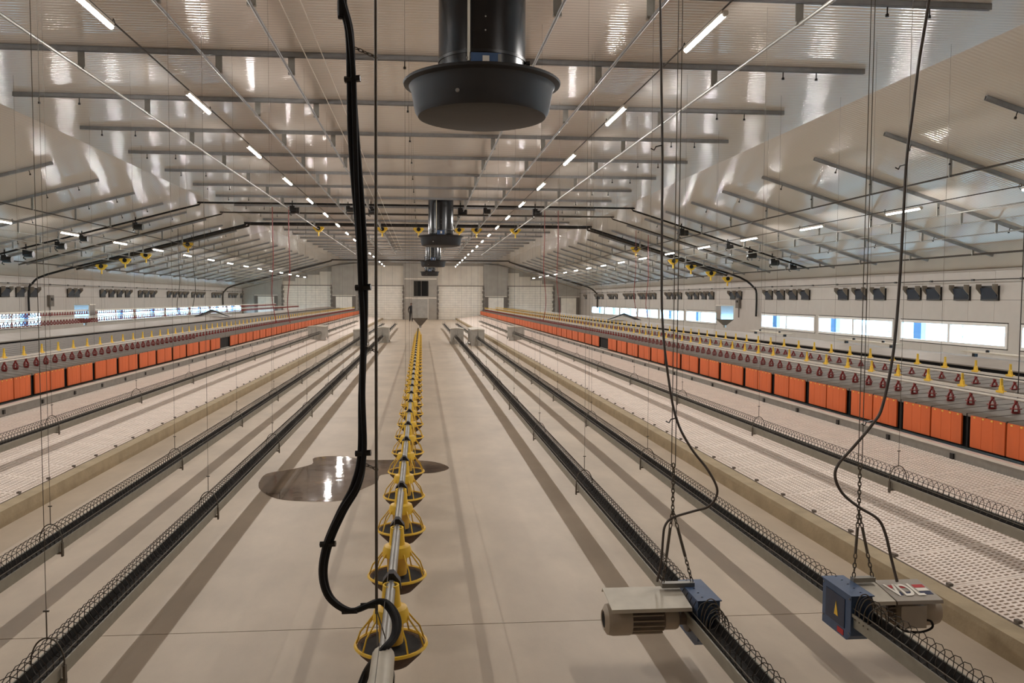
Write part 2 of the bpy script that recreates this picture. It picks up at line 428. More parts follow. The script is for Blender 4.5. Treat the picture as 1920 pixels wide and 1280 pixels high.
# ------------------------------------------------------------------ chain feeder troughs
def trough(X, z, y0, y1, label, h0=None, far=38):
    t = thing('chain_feeder', label, 'feeder', (X, 0, 0), 'long chain feeder troughs')
    w_ = .068
    prof = [(-w_ - .006, z), (-w_ - .006, z - .018), (-w_ + .004, z - .022), (-w_ + .006, z - .085), (w_ - .006, z - .085), (w_ - .004, z - .022),
            (w_ + .006, z - .018), (w_ + .006, z), (w_ - .002, z), (w_ - .012, z - .072), (-w_ + .012, z - .072), (-w_ + .002, z)]
    MB().prism(prof[::-1] if False else prof, y0, y1).build('trough', 'trough', t)
    MB().prism([(-w_ + .0122, z - .071), (w_ - .0122, z - .071), (w_ - .0024, z - .006), (w_ - .006, z - .006), (w_ - .016, z - .05), (-w_ + .016, z - .05), (-w_ + .006, z - .006), (-w_ + .0024, z - .006)], y0, y1).build('dark_liner', 'feed', t)  # dark lining added over trough floor and both inner sides
    pts = []; y = y0; 
    while y < min(y1, far):
        fine = y < 20
        n = 10 if fine else 6; pitch = .07 if fine else .1
        for k in range(n):
            a = 2 * PI * k / n
            # tall oval coil, flattened at its foot
            pts.append((.062 * math.sin(a), y + pitch * k / n, z + .03 + .078 * math.cos(a)))
        y += pitch
    MB().tube(pts, .0026, 3).build('coil_guard', 'wiredark', t)
    for sx in (-1, 1):
        MB().tube([(sx * .066, y0, z + .03), (sx * .066, y1, z + .03)], .003, 4).build('guard_wire', 'wire', t)
    # hangers
    y = h0 if h0 else 4.1
    hb = MB(); a = [(-.08, 0, z - .03), (-.079, 0, z + .03), (-.05, 0, z + .10), (0, 0, z + .128), (.05, 0, z + .10), (.079, 0, z + .03), (.08, 0, z - .03)]
    hb.tube(spline(a, 3), .0045, 6)
    hb.box(-.088, -.076, -.012, .012, z - .12, z - .015).box(.076, .088, -.012, .012, z - .12, z - .015).box(-.088, .088, -.014, .014, z - .1, z - .088)
    hm = hb.mesh('hanger_bracket', 'wire')
    wm = MB().tube([(0, 0, z + .125), (0, 0, zc(X) - .02)], .0018, 4).tube([(0, 0, z + .12), (0, 0, z + .26)], .0035, 5).box(-.014, .014, -.004, .004, z + .26, z + .268).mesh('suspension_wire', 'wire')
    while y < min(y1, 60):
        inst('hanger_bracket', hm, t, (0, y, 0), kind='stuff'); inst('suspension_wire', wm, t, (0, y, 0), kind='stuff'); y += 3.05
    return t
trough(1.62, .37, 1.0, 60, 'chain feeder trough on the concrete floor, first right of the yellow pans', 7.8)
trough(2.58, .37, 1.0, 60, 'chain feeder trough on the concrete floor, beside the right kerb', 8.9)
trough(4.35, .56, 1.5, 60, 'chain feeder trough over the slats in front of the right nests', 6.9)
trough(-1.87, .37, 1.0, 60, 'chain feeder trough on the concrete floor, first left of the yellow pans', 4.1)
trough(-2.78, .37, 1.0, 60, 'chain feeder trough on the concrete floor, beside the left kerb', 6.2)
trough(-4.72, .56, 1.5, 60, 'chain feeder trough over the slats in front of the left nests', 7.6)
# feed bins on the troughs at the far third
def bin_(X, y, z0, label, ln=1.0, w_=.62, h=.74):
    t = thing('feed_bin', label, 'bin', (X, y, z0), 'grey feed bins on the troughs')
    b = MB(); hw = w_ / 2
    b.box(-hw, hw, 0, .012, 0, h).box(-hw, hw, ln - .012, ln, .12, h).box(-hw, -hw + .012, .012, ln - .012, .1, h).box(hw - .012, hw, .012, ln - .012, .1, h).box(-hw + .012, hw - .012, .012, ln - .012, .1, .112)
    b.build('bin_body', 'boxgrey', t)['kind'] = 'stuff'
    MB().prism([(-hw - .02, h), (hw + .02, h), (hw + .02, h + .015), (0, h + .05), (-hw - .02, h + .015)], -.02, ln + .02).build('bin_lid', 'plate', t)
    MB().box(-.012, .012, -.015, 0, .05, h - .05).build('stiffener', 'galv', t)
    for sx in (-1, 1):
        for yy in (0.05, ln - .05): MB().box(sx * hw - .02, sx * hw + .02, yy - .02, yy + .02, 0, .12).build('leg', 'galv', t)
    return t
bin_(1.72, 38.6, 0, 'grey feed bin just right of the centre aisle, low lid')
bin_(2.62, 37.2, 0, 'long grey feed bin beside the right kerb', 2.6)
bin_(4.5, 37.5, .26, 'grey feed bin on the slats before the right nests', 1.0, .7, .6)
bin_(-1.92, 40.0, 0, 'grey feed bin just left of the centre aisle')
bin_(-2.82, 37.2, 0, 'grey feed bin behind the black cable bundle', 1.4)
bin_(-4.9, 38.0, .26, 'grey feed bin on the slats before the left nests', 1.2, .8, .6)

# ------------------------------------------------------------------ centre pan feeder line
XT, ZT = -.157, .72
t = thing('feeder_pipe', 'long galvanised feed pipe carrying the yellow pans down the middle', 'pipe', (XT, 0, 0))
MB().tube([(0, 1.5, ZT), (0, 40.6, ZT)], .024, 12).build('pipe', 'galv', t)
tag(MB().tube([(0, 1.5, ZT + .02), (0, 3.22, ZT + .02)], .047, 16).build('end_sleeve', 'plate', t), 'thick pale end sleeve')
MB().tube([(0, 1.5, ZT + .19), (0, 40, ZT + .19)], .0018, 4).build('anti_roost_wire', 'wire', t)
y = 9.4
wm = MB().tube([(0, 0, ZT + .03), (0, 0, ZF - .02)], .0022, 4).mesh('suspension_wire', 'wire')
while y < 40: inst('suspension_wire', wm, t, (-.03, y, 0)); y += 3.05
p0 = thing('feeder_pan', 'pan', 'feeder', (XT, 4.05, 0), 'yellow feeder pans on the centre pipe')
n = 28; b = MB(); b.lathe([(.0, .335), (.10, .335), (.165, .40), (.172, .43), (.160, .43), (.10, .36), (.04, .375), (0, .42)], n)
b.build('dish', 'brown', p0)
MB().lathe([(0, .42), (.06, .42), (.15, .405), (.158, .425), (.15, .42), (.0, .425)], 20).build('feed', 'feed', p0)
b = MB(); b.tube([(.181 * math.cos(2 * PI * k / 32), .181 * math.sin(2 * PI * k / 32), .432) for k in range(32)], .009, 6, closed=True)
b.build('grill_ring', 'yellow', p0)
for k in range(9):
    a = 2 * PI * (k + .5) / 9; c, s = math.cos(a), math.sin(a)
    MB().tube([(.178 * c, .178 * s, .435), (.155 * c, .155 * s, .50), (.118 * c, .118 * s, .545), (.088 * c, .088 * s, .585)], .0048, 5).build('grill_rib', 'yellow', p0)
b = MB(); b.lathe([(.094, .56), (.090, .60), (.082, .622), (.052, .632), (.048, .66), (.042, .74), (.034, .74), (.034, .61), (.078, .60), (.088, .56), (.094, .56)], 20)
b.build('collar', 'yellow', p0)
b = MB(); b.lathe([(.036, .44), (.062, .44), (.066, .58), (.036, .60)], 16); b.build('feed_drop_tube', 'paleyellow', p0)
sd = MB().prism([(-.05, ZT - .03), (.05, ZT - .03), (.045, ZT + .012), (.012, ZT + .055), (-.012, ZT + .055), (-.045, ZT + .012)], .06, .125)
sd.build('pipe_clamp', 'darkclamp', p0)
p0['label'] = 'yellow feeder pan nearest the camera, under the black cable loop'
for k in range(-1, 35):
    y = 4.05 + 1.03 * k
    if k == 0: continue
    if k == -1: l = 'yellow feeder pan cut off by the bottom edge of the picture'
    elif k < 7: l = 'yellow feeder pan hanging on the centre pipe, %s from the camera' % (['', 'second', 'third', 'fourth', 'fifth', 'sixth', 'seventh'][k])
    else: l = 'small distant yellow feeder pan in the row on the centre pipe'
    q = dup(p0, (XT, y, 0), l, 'yellow feeder pans on the centre pipe' if k < 7 else 'distant yellow feeder pans on the centre pipe')
p0['group'] = 'yellow feeder pans on the centre pipe'
# hopper at the head of the pan line
def hopper(name, label, X, y, w_, zb, zm, zt, mbody, cone_m, grp=None):
    t = thing(name, label, 'hopper', (X, y, 0), grp); h = w_ / 2
    MB().box(-h, h, -h, h, zm, zt).build('hopper_bin', mbody, t)
    b = MB(); i = .06
    b.v = [(-h, -h, zm), (h, -h, zm), (h, h, zm), (-h, h, zm), (-i, -i, zb), (i, -i, zb), (i, i, zb), (-i, i, zb)]
    b.f = [(0, 1, 2, 3), (7, 6, 5, 4), (1, 0, 4, 5), (2, 1, 5, 6), (3, 2, 6, 7), (0, 3, 7, 4)]
    b.build('funnel', cone_m, t)
    MB().box(-h - .015, h + .015, -h - .015, h + .015, zt - .03, zt + .01).build('rim', 'white', t)
    MB().box(h - .03, h + .015, -h - .015, -h, zm, zt).build('edge_strip', 'white', t)
    MB().tube([(0, 0, zb - .1), (0, 0, zb + .01)], .06, 12).build('outlet', 'galv', t)
    for sx in (-h, h): MB().tube([(sx * .9, 0, zt), (sx * .9, 0, zc(X) - .05)], .003, 4).build('suspension_wire', 'wire', t)
    return t
hopper('feed_hopper', 'grey box hopper with funnel hanging at the head of the yellow pan line', XT + .1, 40.9, .80, .82, 1.22, 2.2, 'boxgrey', 'lid')
hopper('feed_hopper', 'bright box hopper with dark funnel hanging before the right wall windows', 13.0, 33.4, .58, 1.1, 1.36, 1.96, 'shiny', 'lid')
hopper('feed_hopper', 'bright box hopper hanging before the left wall between the windows', -14.4, 35.8, .62, 1.1, 1.3, 1.9, 'shiny', 'lid')

# ------------------------------------------------------------------ puddle
b = MB(); pts = [(485, 905), (500, 888), (545, 880), (585, 870), (590, 858), (640, 855), (690, 862), (760, 862), (815, 866), (842, 877), (815, 886), (760, 888), (715, 890), (705, 905), (660, 925), (640, 938), (585, 940), (520, 935), (488, 918)]
vv = []
for px, py in pts:
    d = MW.to_3x3() @ Vector(((px - 922) / F, -(py - 640) / F, -1)); t_ = -CAMZ / d.z; vv.append((d.x * t_, d.y * t_))
vv = spline([(x, y, 0) for x, y in vv + vv[:1]], 4)[:-1]
b.v = [(p.x, p.y, .001) for p in vv] + [(p.x, p.y, .0025) for p in vv]; n = len(vv)
b.f = [tuple(range(n, 2 * n))] + [(k, (k + 1) % n, n + (k + 1) % n, n + k) for k in range(n)]
b.v = [b.v[i] for i in range(2 * n)]
o = b.build('puddle', 'wet'); 
if o.data.polygons[0].normal.z < 0: o.data.flip_normals()
tag(o, 'dark shiny puddle on the concrete under the yellow pan line', 'puddle')

# ------------------------------------------------------------------ nests
def nest_row(s, XN, zb, zt, lsl, side):
    Y0, W, NU = 3.2 + (.25 if s > 0 else .62), 1.24, 64
    me = {}
    cu = MB()
    for k in range(3): cu.box(0, .02, .075 + k * .178, .075 + k * .178 + .174, zb, zt - .012) if s < 0 else cu.box(-.02, 0, .075 + k * .178, .075 + k * .178 + .174, zb, zt - .012)
    # one curtain with its two cut slits, sheets still joined at the top
    cu.box(*((0, .016) if s < 0 else (-.016, 0)), .075, .605, zt - .03, zt - .013)
    me['cu'] = cu.mesh('curtain', 'orange')
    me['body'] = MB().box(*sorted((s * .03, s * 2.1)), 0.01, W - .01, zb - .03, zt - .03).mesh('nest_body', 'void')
    me['side'] = MB().box(*sorted((s * .0, s * .3)), -.012, .012, zb - .02, zt - .02).mesh('partition', 'void')
    L_ = 2.1
    li = MB()
    for k in range(4):
        y0, y1 = .012 + k * W / 4, W / 4 * (k + 1) - .014
        li.prism([(s * -.01, zt - .03), (s * L_, zt - .03 + lsl * L_), (s * L_, zt + lsl * L_), (s * -.01, zt)][::s], y0, y1)
    me['lid'] = li.mesh('lid', 'lid')
    cl = MB()
    for k in range(4): cl.box(*sorted((s * -.024, s * -.018)), .12 + k * .135, .12 + k * .135 + .03, zt - .036, zt - .020)
    me['clip'] = cl.mesh('curtain_clips', 'paleyellow')
    for k in range(NU):
        y = Y0 + k * W
        if y > DE - 2.5: break
        opening = (s > 0 and abs(y - 26.2) < .6) or (s < 0 and abs(y - 26.3) < .6)
        if opening: l, g_ = 'open black nest gap without orange curtains in the %s nest row' % side, None
        elif (s > 0 and y > 7 and y < 17) or (s < 0 and 12 < y < 22):
            q = int((y - (7 if s > 0 else 12)) / W); l = 'orange-curtained nest box of the %s row, %s from the %s picture edge' % (side, ('first whole one', 'second', 'third', 'fourth', 'fifth', 'sixth', 'seventh', 'eighth', 'ninth')[min(q, 8)], side); g_ = 'near orange nest boxes of the %s row' % side
        elif y < (8.0 if s > 0 else 12) : l, g_ = 'orange-curtained nest box nearest the %s edge of the picture' % side, 'nearest orange nest boxes of the %s row' % side
        elif y < 26: l, g_ = 'orange-curtained nest box in the %s row before the open black gap' % side, 'orange nest boxes before the %s gap' % side
        else: l, g_ = 'small far orange-curtained nest box in the %s row beyond the open black gap' % side, 'orange nest boxes beyond the %s gap' % side
        t = thing('nest_box', l, 'nest box', (s * XN, y, 0), g_)
        inst('nest_body', me['body'], t); 
        if opening:
            inst('lid', me['lid'], t); MB().box(*sorted((-s * .02, s * .25)), .05, 1.15, zb - .03, zb - .015).build('nest_floor', 'white', t); continue
        inst('curtain', me['cu'], t); inst('curtain', me['cu'], t, (0, .56, 0))
        inst('lid', me['lid'], t)['kind'] = 'stuff'; inst('partition', me['side'], t)
        if y < 16:
            inst('curtain_clips', me['clip'], t)['kind'] = 'stuff'; inst('curtain_clips', me['clip'], t, (0, .56, 0))['kind'] = 'stuff'
    # step rail
    t = thing('perch_rail', 'long grey step rail with black brackets along the %s orange nests' % side, 'rail', (s * (XN - .15), 0, 0))
    MB().box(*sorted((-s * .015, s * .015)), 2, DE - 2, zb - .18, zb - .045).build('rail', 'galv', t)
    MB().box(*sorted((-s * .035, s * .05)), 2, DE - 2, zb - .05, zb - .022).build('top_lip', 'white', t)
    bk = MB().box(*sorted((-s * .03, -s * .016)), -.03, .03, zb - .15, zb - .085).mesh('bracket', 'black')
    for k in range(60):
        y = Y0 + k * W
        if y < 70: inst('bracket', bk, t, (0, y, 0))
    # roof ridge behind
    zr = zt + lsl * 2.1
    return zr
zr = nest_row(1, 6.1, .575, .937, .08, 'right'); zl = nest_row(-1, 6.4, .6, .945, .14, 'left')
def nest_roof(s, prof, side):
    t = thing('nest_roof', 'long grey sheet roof running along the back of the %s nests' % side, 'roof', (0, 0, 0))
    for y in range(2, 82, 4):
        MB().prism([(s * a, b) for a, b in prof][::s], y + .003, y + 3.997).build('roof_sheet', 'roofgrey', t)
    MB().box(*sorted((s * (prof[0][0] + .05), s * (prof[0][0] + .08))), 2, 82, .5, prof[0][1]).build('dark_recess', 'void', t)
    return t
nest_roof(1, [(8.35, 1.19), (8.95, 1.255), (10.6, 1.12), (10.6, 1.14), (8.95, 1.28), (8.35, 1.21)], 'right')
nest_roof(-1, [(8.6, 1.26), (9.4, 1.34), (11.2, 1.2), (11.2, 1.22), (9.4, 1.365), (8.6, 1.285)], 'left')
# loose cover boards on the right roof
for k, (y, l) in enumerate(((11.0, 1.9), (14.9, 2.1), (19.6, 2.2))):
    t = thing('cover_board', 'long beige cover board raised on the right nest roof, %s the camera' % ('nearest', 'second from', 'third from')[k] if k else 'long beige cover board raised on the right nest roof nearest the camera', 'board', (9.3, y, 1.26), 'beige cover boards on the right nest roof')
    MB().box(-.12, .12, 0, l, .06, .085).build('board', 'plate', t)
    for yy in (.2, l - .2): MB().box(-.03, .03, yy - .03, yy + .03, -.005, .06).build('foot', 'black', t)
    for yy in (.5, l - .5): MB().lathe([(0, .085), (.03, .085), (.03, .12), (0, .13)], 8, (0, yy, 0)).build('knob', 'black', t)
for s, y, X in ((1, 35.0, 9.0), (-1, 37.0, -9.4)):
    z = 1.27 if s > 0 else 1.355
    t = thing('ridge_hood', 'small black-edged gable hood astride the %s nest roof' % ('right' if s > 0 else 'left'), 'hood', (X, y, z), 'gable hoods on the nest roofs')
    MB().prism([(-.8, 0), (-.74, 0), (0, .26), (.74, 0), (.8, 0), (0, .32)], 0, .06, 'y').build('gable_edge', 'black', t)
    MB().prism([(-.74, 0), (-.70, 0), (0, .24), (.70, 0), (.74, 0), (0, .26)], .06, .9, 'y').build('hood_sheet', 'galv', t)

# ------------------------------------------------------------------ drinker lines
cup = MB(); cup.box(-.011, .011, -.011, .011, -.05, 0); cup.lathe([(0, -.15), (.026, -.15), (.040, -.122), (.036, -.120), (.022, -.14), (0, -.14)], 10)
for sx in (-1, 1):
    cup.tube([(0, sx * .010, -.035), (0, sx * .030, -.07), (0, sx * .037, -.125)], .0075, 4)
    cup.tube([(sx * .010, 0, -.035), (sx * .030, 0, -.07), (sx * .037, 0, -.125)], .0075, 4)
cup.box(-.034, .034, -.036, .036, -.092, -.084)
cupm = cup.mesh('drinker_cup', 'red')
yc = MB(); yc.prism([(-.034, 0), (.034, 0), (.024, .055), (.011, .075), (.007, .15), (-.007, .15), (-.011, .075), (-.024, .055)], -.012, .012, 'x'); yc.box(-.02, .02, -.06, .06, -.012, .012)
ycm = yc.mesh('yellow_yoke', 'yellow')
def drinker(X, z, y0, y1, label, ncup=60, yokes=True, cs=.362, far=True, wires=True, wire_top=True):
    t = thing('drinker_line', label, 'drinker line', (X, 0, z), 'drinker lines over the nests')
    MB().tube([(0, y0, 0), (0, y1, 0)], .016, 8).build('water_pipe', 'white', t)
    MB().box(-.014, .014, y0, y1, .03, .062).build('support_profile', 'white', t)
    far_ = MB(); n = 0; y = y0 + .1
    while y < y1:
        if n < ncup: inst('drinker_cup', cupm, t, (0, y, 0), kind='stuff').scale = (1.15, 1.15, 1.15)
        else: far_.box(-.03, .03, y - .03, y + .03, -.135, -.09).box(-.014, .014, y - .012, y + .012, -.09, 0)
        n += 1; y += cs
    far_.build('far_drinker_cups', 'red', t)['kind'] = 'stuff'
    if yokes:
        y = y0 + .2; far_ = MB(); n = 0
        while y < y1:
            if n < 45: inst('yellow_yoke', ycm, t, (0, y, .06), kind='stuff')
            else: far_.box(-.012, .012, y - .03, y + .03, .06, .2)
            n += 1; y += .65
        far_.build('far_yellow_yokes', 'yellow', t)['kind'] = 'stuff'
    if wires:
        y = y0 + 2; wm = MB().tube([(0, 0, .06), (0, 0, zc(X) - z - .02)], .002, 4).mesh('suspension_wire', 'wire')
        while y < 55: inst('suspension_wire', wm, t, (0, y, 0)); y += 3.05
    return t
drinker(6.48, 1.12, 3, 82, 'white drinker pipe with red cups above the front edge of the right nests')
drinker(7.6, 1.17, 3, 82, 'white drinker pipe with red cups behind the front one on the right nests')
drinker(-6.75, 1.16, 3, 82, 'white drinker pipe with red cups above the front edge of the left nests')
drinker(-12.0, 1.47, 8, 80, 'red-cup drinker line just behind the grey roof of the left nests', 100, False, .23)
drinker(-14.2, 1.63, 8, 80, 'farthest red-cup drinker line, close to the left wall windows', 100, False, .23)

# ------------------------------------------------------------------ ceiling rails
PUR = [3.9 + 2.87 * k for k in range(-1, 28)]
def purl(name, x0, x1, mname='rail'):
    b = MB(); h = .075
    b.box(x0, x1, -.03, -.022, -h, 0).box(x0, x1, .022, .03, -h, 0).box(x0, x1, -.03, .03, -.008, 0)
    b.box(x0, x1, -.03, -.012, -h, -h + .008).box(x0, x1, .012, .03, -h, -h + .008)
    return b.mesh(name, mname)
pc_ = purl('channel', -7.35, 7.1)
LR = (XR - XF); LLt = (-XL - XF)
sr, sl = rot_slope(1), rot_slope(-1)
def sl_pt(x, drop=0): return zc(x) - drop
bolt = MB().tube([(0, 0, -.17), (0, 0, -.08)], .009, 6).tube([(0, 0, -.2), (0, 0, -.165)], .022, 6).mesh('drop_bolt', 'black')
pr = purl('channel', 0, (15.9 - 9.2) / math.cos(sr)); pq = purl('channel', -(16.6 - 9.2) / math.cos(sl), 0)
brm = MB().box(-.05, .05, -.006, .006, -.30, -.08).box(-.05, .05, -.03, .03, -.335, -.30).mesh('pipe_bracket', 'galv')
PIPES = [(-5.0, .33), (4.62, .33), (-3.02, .33), (2.76, .33), (-1.95, .33), (1.62, .33)]
for k, y in enumerate(PUR):
    vis = k - 3
    nm = ORD[vis] if 0 <= vis < 6 else None
    l = ('%s in-frame grey channel bolted across the flat ceiling' % nm) if nm else ('grey channel crossing the flat ceiling overhead, out in front of the frame' if vis < 0 else 'thin far grey channel across the flat ceiling')
    t = thing('ceiling_rail', l, 'rail', (0, y, ZF), 'channels across the flat ceiling' if nm else ('overhead channels' if vis < 0 else 'far channels across the flat ceiling'))
    inst('channel', pc_, t, kind='stuff')
    if y < 45:
        for x in (-6.9, -6.2, -.25, 6.3, 5.75, ): inst('drop_bolt', bolt, t, (x, 0, 0), kind='stuff')
    if y < 60:
        for x, dz in PIPES: inst('pipe_bracket', brm, t, (x, 0, 0), kind='stuff')
    for s, me, x in ((1, pr, 9.2), (-1, pq, -9.2)):
        sd_ = 'right' if s > 0 else 'left'
        l = ('%s grey channel sloping down the %s ceiling' % (ORD[k - 4], sd_)) if 0 <= k - 4 < 5 else ('thin far grey channel on the %s sloping ceiling' % sd_ if k >= 9 else 'grey channel on the %s sloping ceiling outside the frame' % sd_)
        t = thing('ceiling_rail', l, 'rail', (x, y, zc(x)), '%s %s sloping channels' % ('far' if k >= 9 else 'near', sd_))
        t.rotation_euler = (0, sr if s > 0 else sl, 0)
        inst('channel', me, t, kind='stuff')
        if y < 45:
            for u in (.6, 1.5, 3.3, 5.2): inst('drop_bolt', bolt, t, (s * u, 0, 0), kind='stuff')

# longitudinal pipes
for i, (x, dz) in enumerate(PIPES):
    sd_ = 'right' if x > 0 else 'left'
    which = {5.0: 'outermost', 4.62: 'outermost', 3.02: 'middle', 2.76: 'middle', 1.95: 'innermost', 1.62: 'innermost'}[abs(x)]
    o = MB().tube([(x, 1, ZF - dz), (x, 62, ZF - dz)], .02 if which != 'outermost' else .024, 8).build('ceiling_pipe', 'galv' if which == 'outermost' else 'rail')
    tag(o, '%s thin steel pipe running lengthwise under the %s half of the flat ceiling' % (which, sd_), 'pipe')
for s in (1, -1):
    sd_ = 'right' if s > 0 else 'left'
    for (x, dz, r, nme) in ((10.6, .42, .02, 'highest'), (12.3, .38, .016, 'second highest'), (12.9, .38, .016, 'third highest'), (13.8, .3, .016, 'fourth highest'), (15.3, .2, .028, 'lowest and darkest')):
        X = s * x * (1 if s > 0 else 1.04)
        o = MB().tube([(X, 4, zc(X) - dz), (X, 78, zc(X) - dz)], r, 6).build('ceiling_pipe', 'wiredark' if x in (10.6, 15.3) else 'galv')
        tag(o, '%s long pipe hung below the %s sloping ceiling' % (nme, sd_), 'pipe')
        bm = MB().box(-.03, .03, -.01, .01, -dz - .02, -.05).mesh('pipe_bracket', 'galv')
        for y in PUR:
            if 8 < y < 60: inst('pipe_bracket', bm, o, (X, y, zc(X)), kind='stuff')
# thin white cords under the flat ceiling
for x, nme in ((-1.35, 'left one of two'), (-1.15, 'right one of two')):
    tag(MB().tube([(x * 1.25, 2, ZF - .15), (x * 1.25, 60, ZF - .15)], .007, 4).build('pull_line', 'white'), 'thin pale cord along the flat ceiling left of the fans, ' + nme, 'cord')

# ------------------------------------------------------------------ lights
lt = thing('tube_light', 'x', 'lamp', (0, 0, 0))
b = MB(); b.tube([(0, -.66, 0), (0, .66, 0)], .029, 8, caps=False); b.build('tube', 'tube', lt); MB().box(-.040, .040, -.66, .66, .002, .042).build('top_shield', 'white', lt)  # top strip added and widened to cut the tube's upward light
for yy in (-.66, .66): MB().tube([(0, yy - .025 * (1 if yy < 0 else -1) - .012, 0), (0, yy + .012, 0)], .031, 8).build('end_cap', 'white', lt)
MB().tube(spline([(0, .70, 0), (0, .76, .03), (0, .78, .09), (0, .74, .12), (0, .72, .08), (0, .74, .05)], 3), .006, 5).build('hook', 'wiredark', lt)
first = True
def light_row(x, z, y0, sp, rowname):
    global first
    k = 0; y = y0
    while y < 82:
        l = ('%s lit white tube in the %s' % (ORD[k - 1], rowname)) if 1 <= k < 6 else ('lit white tube above the camera in the %s' % rowname if k < 1 else 'small far lit white tube in the %s' % rowname)
        g_ = ('near' if k < 6 else 'far') + ' tubes of the ' + rowname
        if first: q = lt; q.location = (x, y, z); q['label'] = l; q['group'] = g_; first = False
        else: q = dup(lt, (x, y, z), l, g_)
        k += 1; y += sp
    c = MB().tube([(x, -2, z + .075), (x, 80, z + .075)], .011, 6).build('lighting_cable', 'wiredark')
    tag(c, 'dark cable carrying the tubes of the ' + rowname, 'cable')
light_row(3.42, 5.42, 5.2, 4.42, 'lamp row right of the fans')
light_row(-3.68, 5.42, 5.0, 4.42, 'lamp row left of the fans')
light_row(11.25, 4.28, 4.7, 4.42, 'lamp row under the right sloping ceiling')
light_row(-11.5, 4.28, 5.4, 4.42, 'lamp row under the left sloping ceiling')

# ------------------------------------------------------------------ exhaust fans
fan = thing('exhaust_chimney', 'large black exhaust chimney with wide round bowl nearest the camera', 'fan', (.665, 8.9, 0), 'black exhaust chimneys')
MB().lathe([(.475, 4.62), (.475, ZF - .02), (.455, ZF - .02), (.455, 4.62), (.475, 4.62)], 48).build('duct', 'duct', fan)
MB().lathe([(.482, 4.76), (.482, 4.79), (.474, 4.79)], 48).build('duct_seam', 'black', fan)
b = MB(); b.lathe([(0, 4.165), (.62, 4.165), (.70, 4.185), (.735, 4.24), (.775, 4.46), (.80, 4.505), (.855, 4.525), (.862, 4.545), (.85, 4.555), (.80, 4.545), (.75, 4.47), (.70, 4.25), (.6, 4.20), (0, 4.20)], 64)
b.build('bowl', 'bowl', fan)
MB().lathe([(.30, 4.40), (.475, 4.62), (.455, 4.62), (.29, 4.41)], 32).build('inlet_cone', 'black', fan)
tag(MB().lathe([(0, -.02), (.018, -.02), (.022, 0), (0, 0)], 10, (-.30, -.705, 4.30), 'y').build('bolt', 'galv', fan), 'bright round bolt')
ab = MB().box(-.155, .155, -.545, -.475, 4.565, 4.73).build('actuator_box', 'blue', fan)
MB().box(-.035, .035, -.55, -.545, 4.61, 4.70).build('white_sticker', 'white', ab)
MB().box(.125, .158, -.547, -.47, 4.56, 4.72).build('bracket_end', 'galv', ab)
MB().box(-.20, -.155, -.53, -.51, 4.67, 4.69).build('pivot', 'galv', ab)
MB().tube([(-.175, -.52, 4.65), (-.175, -.52, ZF - .02)], .014, 8).build('control_rod', 'plate', fan)
MB().lathe([(0, -.03), (.03, -.03), (.03, .01), (0, .01)], 10, (.5, -.12, 4.75), 'x').build('knob', 'black', fan)
for z in (4.98, 5.12): MB().lathe([(0, -.008), (.009, -.006), (.009, 0), (0, 0)], 6, (.0, -.475, z), 'y').build('rivet', 'galv', fan)
for k, y in enumerate((30.4, 50.4, 70.4)):
    dup(fan, (.735, y, 0), 'black exhaust chimney with round bowl, %s from the camera' % ('second', 'third', 'fourth and farthest')[k])

# ------------------------------------------------------------------ cross conduits with winches and pulleys
def cross(y, dz, r, x0, x1, label, wall_drop=None, m='rubber'):
    pts = []
    xs = [x0, -9.5, -XF, XF, 9.5, x1]
    for x in (x0, -14, -11, -XF - .3, -XF + .3, 0, XF - .3, XF + .3, 11, 14, x1): pts.append((x, y, zc(x) - dz))
    if wall_drop:
        pts = [(XL + .12, y, 1.35), (XL + .12, y, 2.5), (XL + .3, y, 2.85), (XL + 1.0, y, zc(XL + 1) - dz)] + pts[1:-1] + [(XR - 1.0, y, zc(XR - 1) - dz), (XR - .3, y, 2.85), (XR - .12, y, 2.5), (XR - .12, y, 1.35)]
    o = MB().tube(spline(pts, 3), r, 8).build('conduit', m)
    return tag(o, label, 'conduit')
cross(31.2, .12, .035, -15.9, 15.6, 'black conduit crossing the whole ceiling in front of the second chimney')
cross(34.6, .12, .03, -16.5, 15, 'thin dark conduit crossing the ceiling just behind the second chimney', m='wiredark')
cross(39.2, .14, .05, 0, 0, 'thick black conduit arching from wall to wall and down both walls', True)
cross(39.9, .14, .05, -16.4, 15.6, 'thick dark conduit parallel to the wall-to-wall black one', m='wiredark')
cross(76.0, .12, .07, 0, 0, 'farthest dark conduit arching from wall to wall near the end wall', True, 'wiredark')
wi = thing('winch', 'x', 'winch', (0, 0, 0), 'black winches on the front conduit')
MB().box(-.09, .09, -.1, .1, -.32, -.1).build('gear_case', 'black', wi)
MB().lathe([(0, -.22), (.1, -.22), (.12, -.17), (.12, .1), (0, .1)], 12, (.16, 0, -.27), 'x').build('motor_drum', 'black', wi)
MB().tube([(-.06, 0, -.3), (-.1, 0, -.42), (-.02, 0, -.46)], .02, 6).build('hook', 'black', wi)
MB().box(-.02, .02, -.02, .02, -.12, .1).build('stem', 'black', wi)
def cx(px, D): return (px - 790) * D / (F - .088 * (px - 790))
first = True
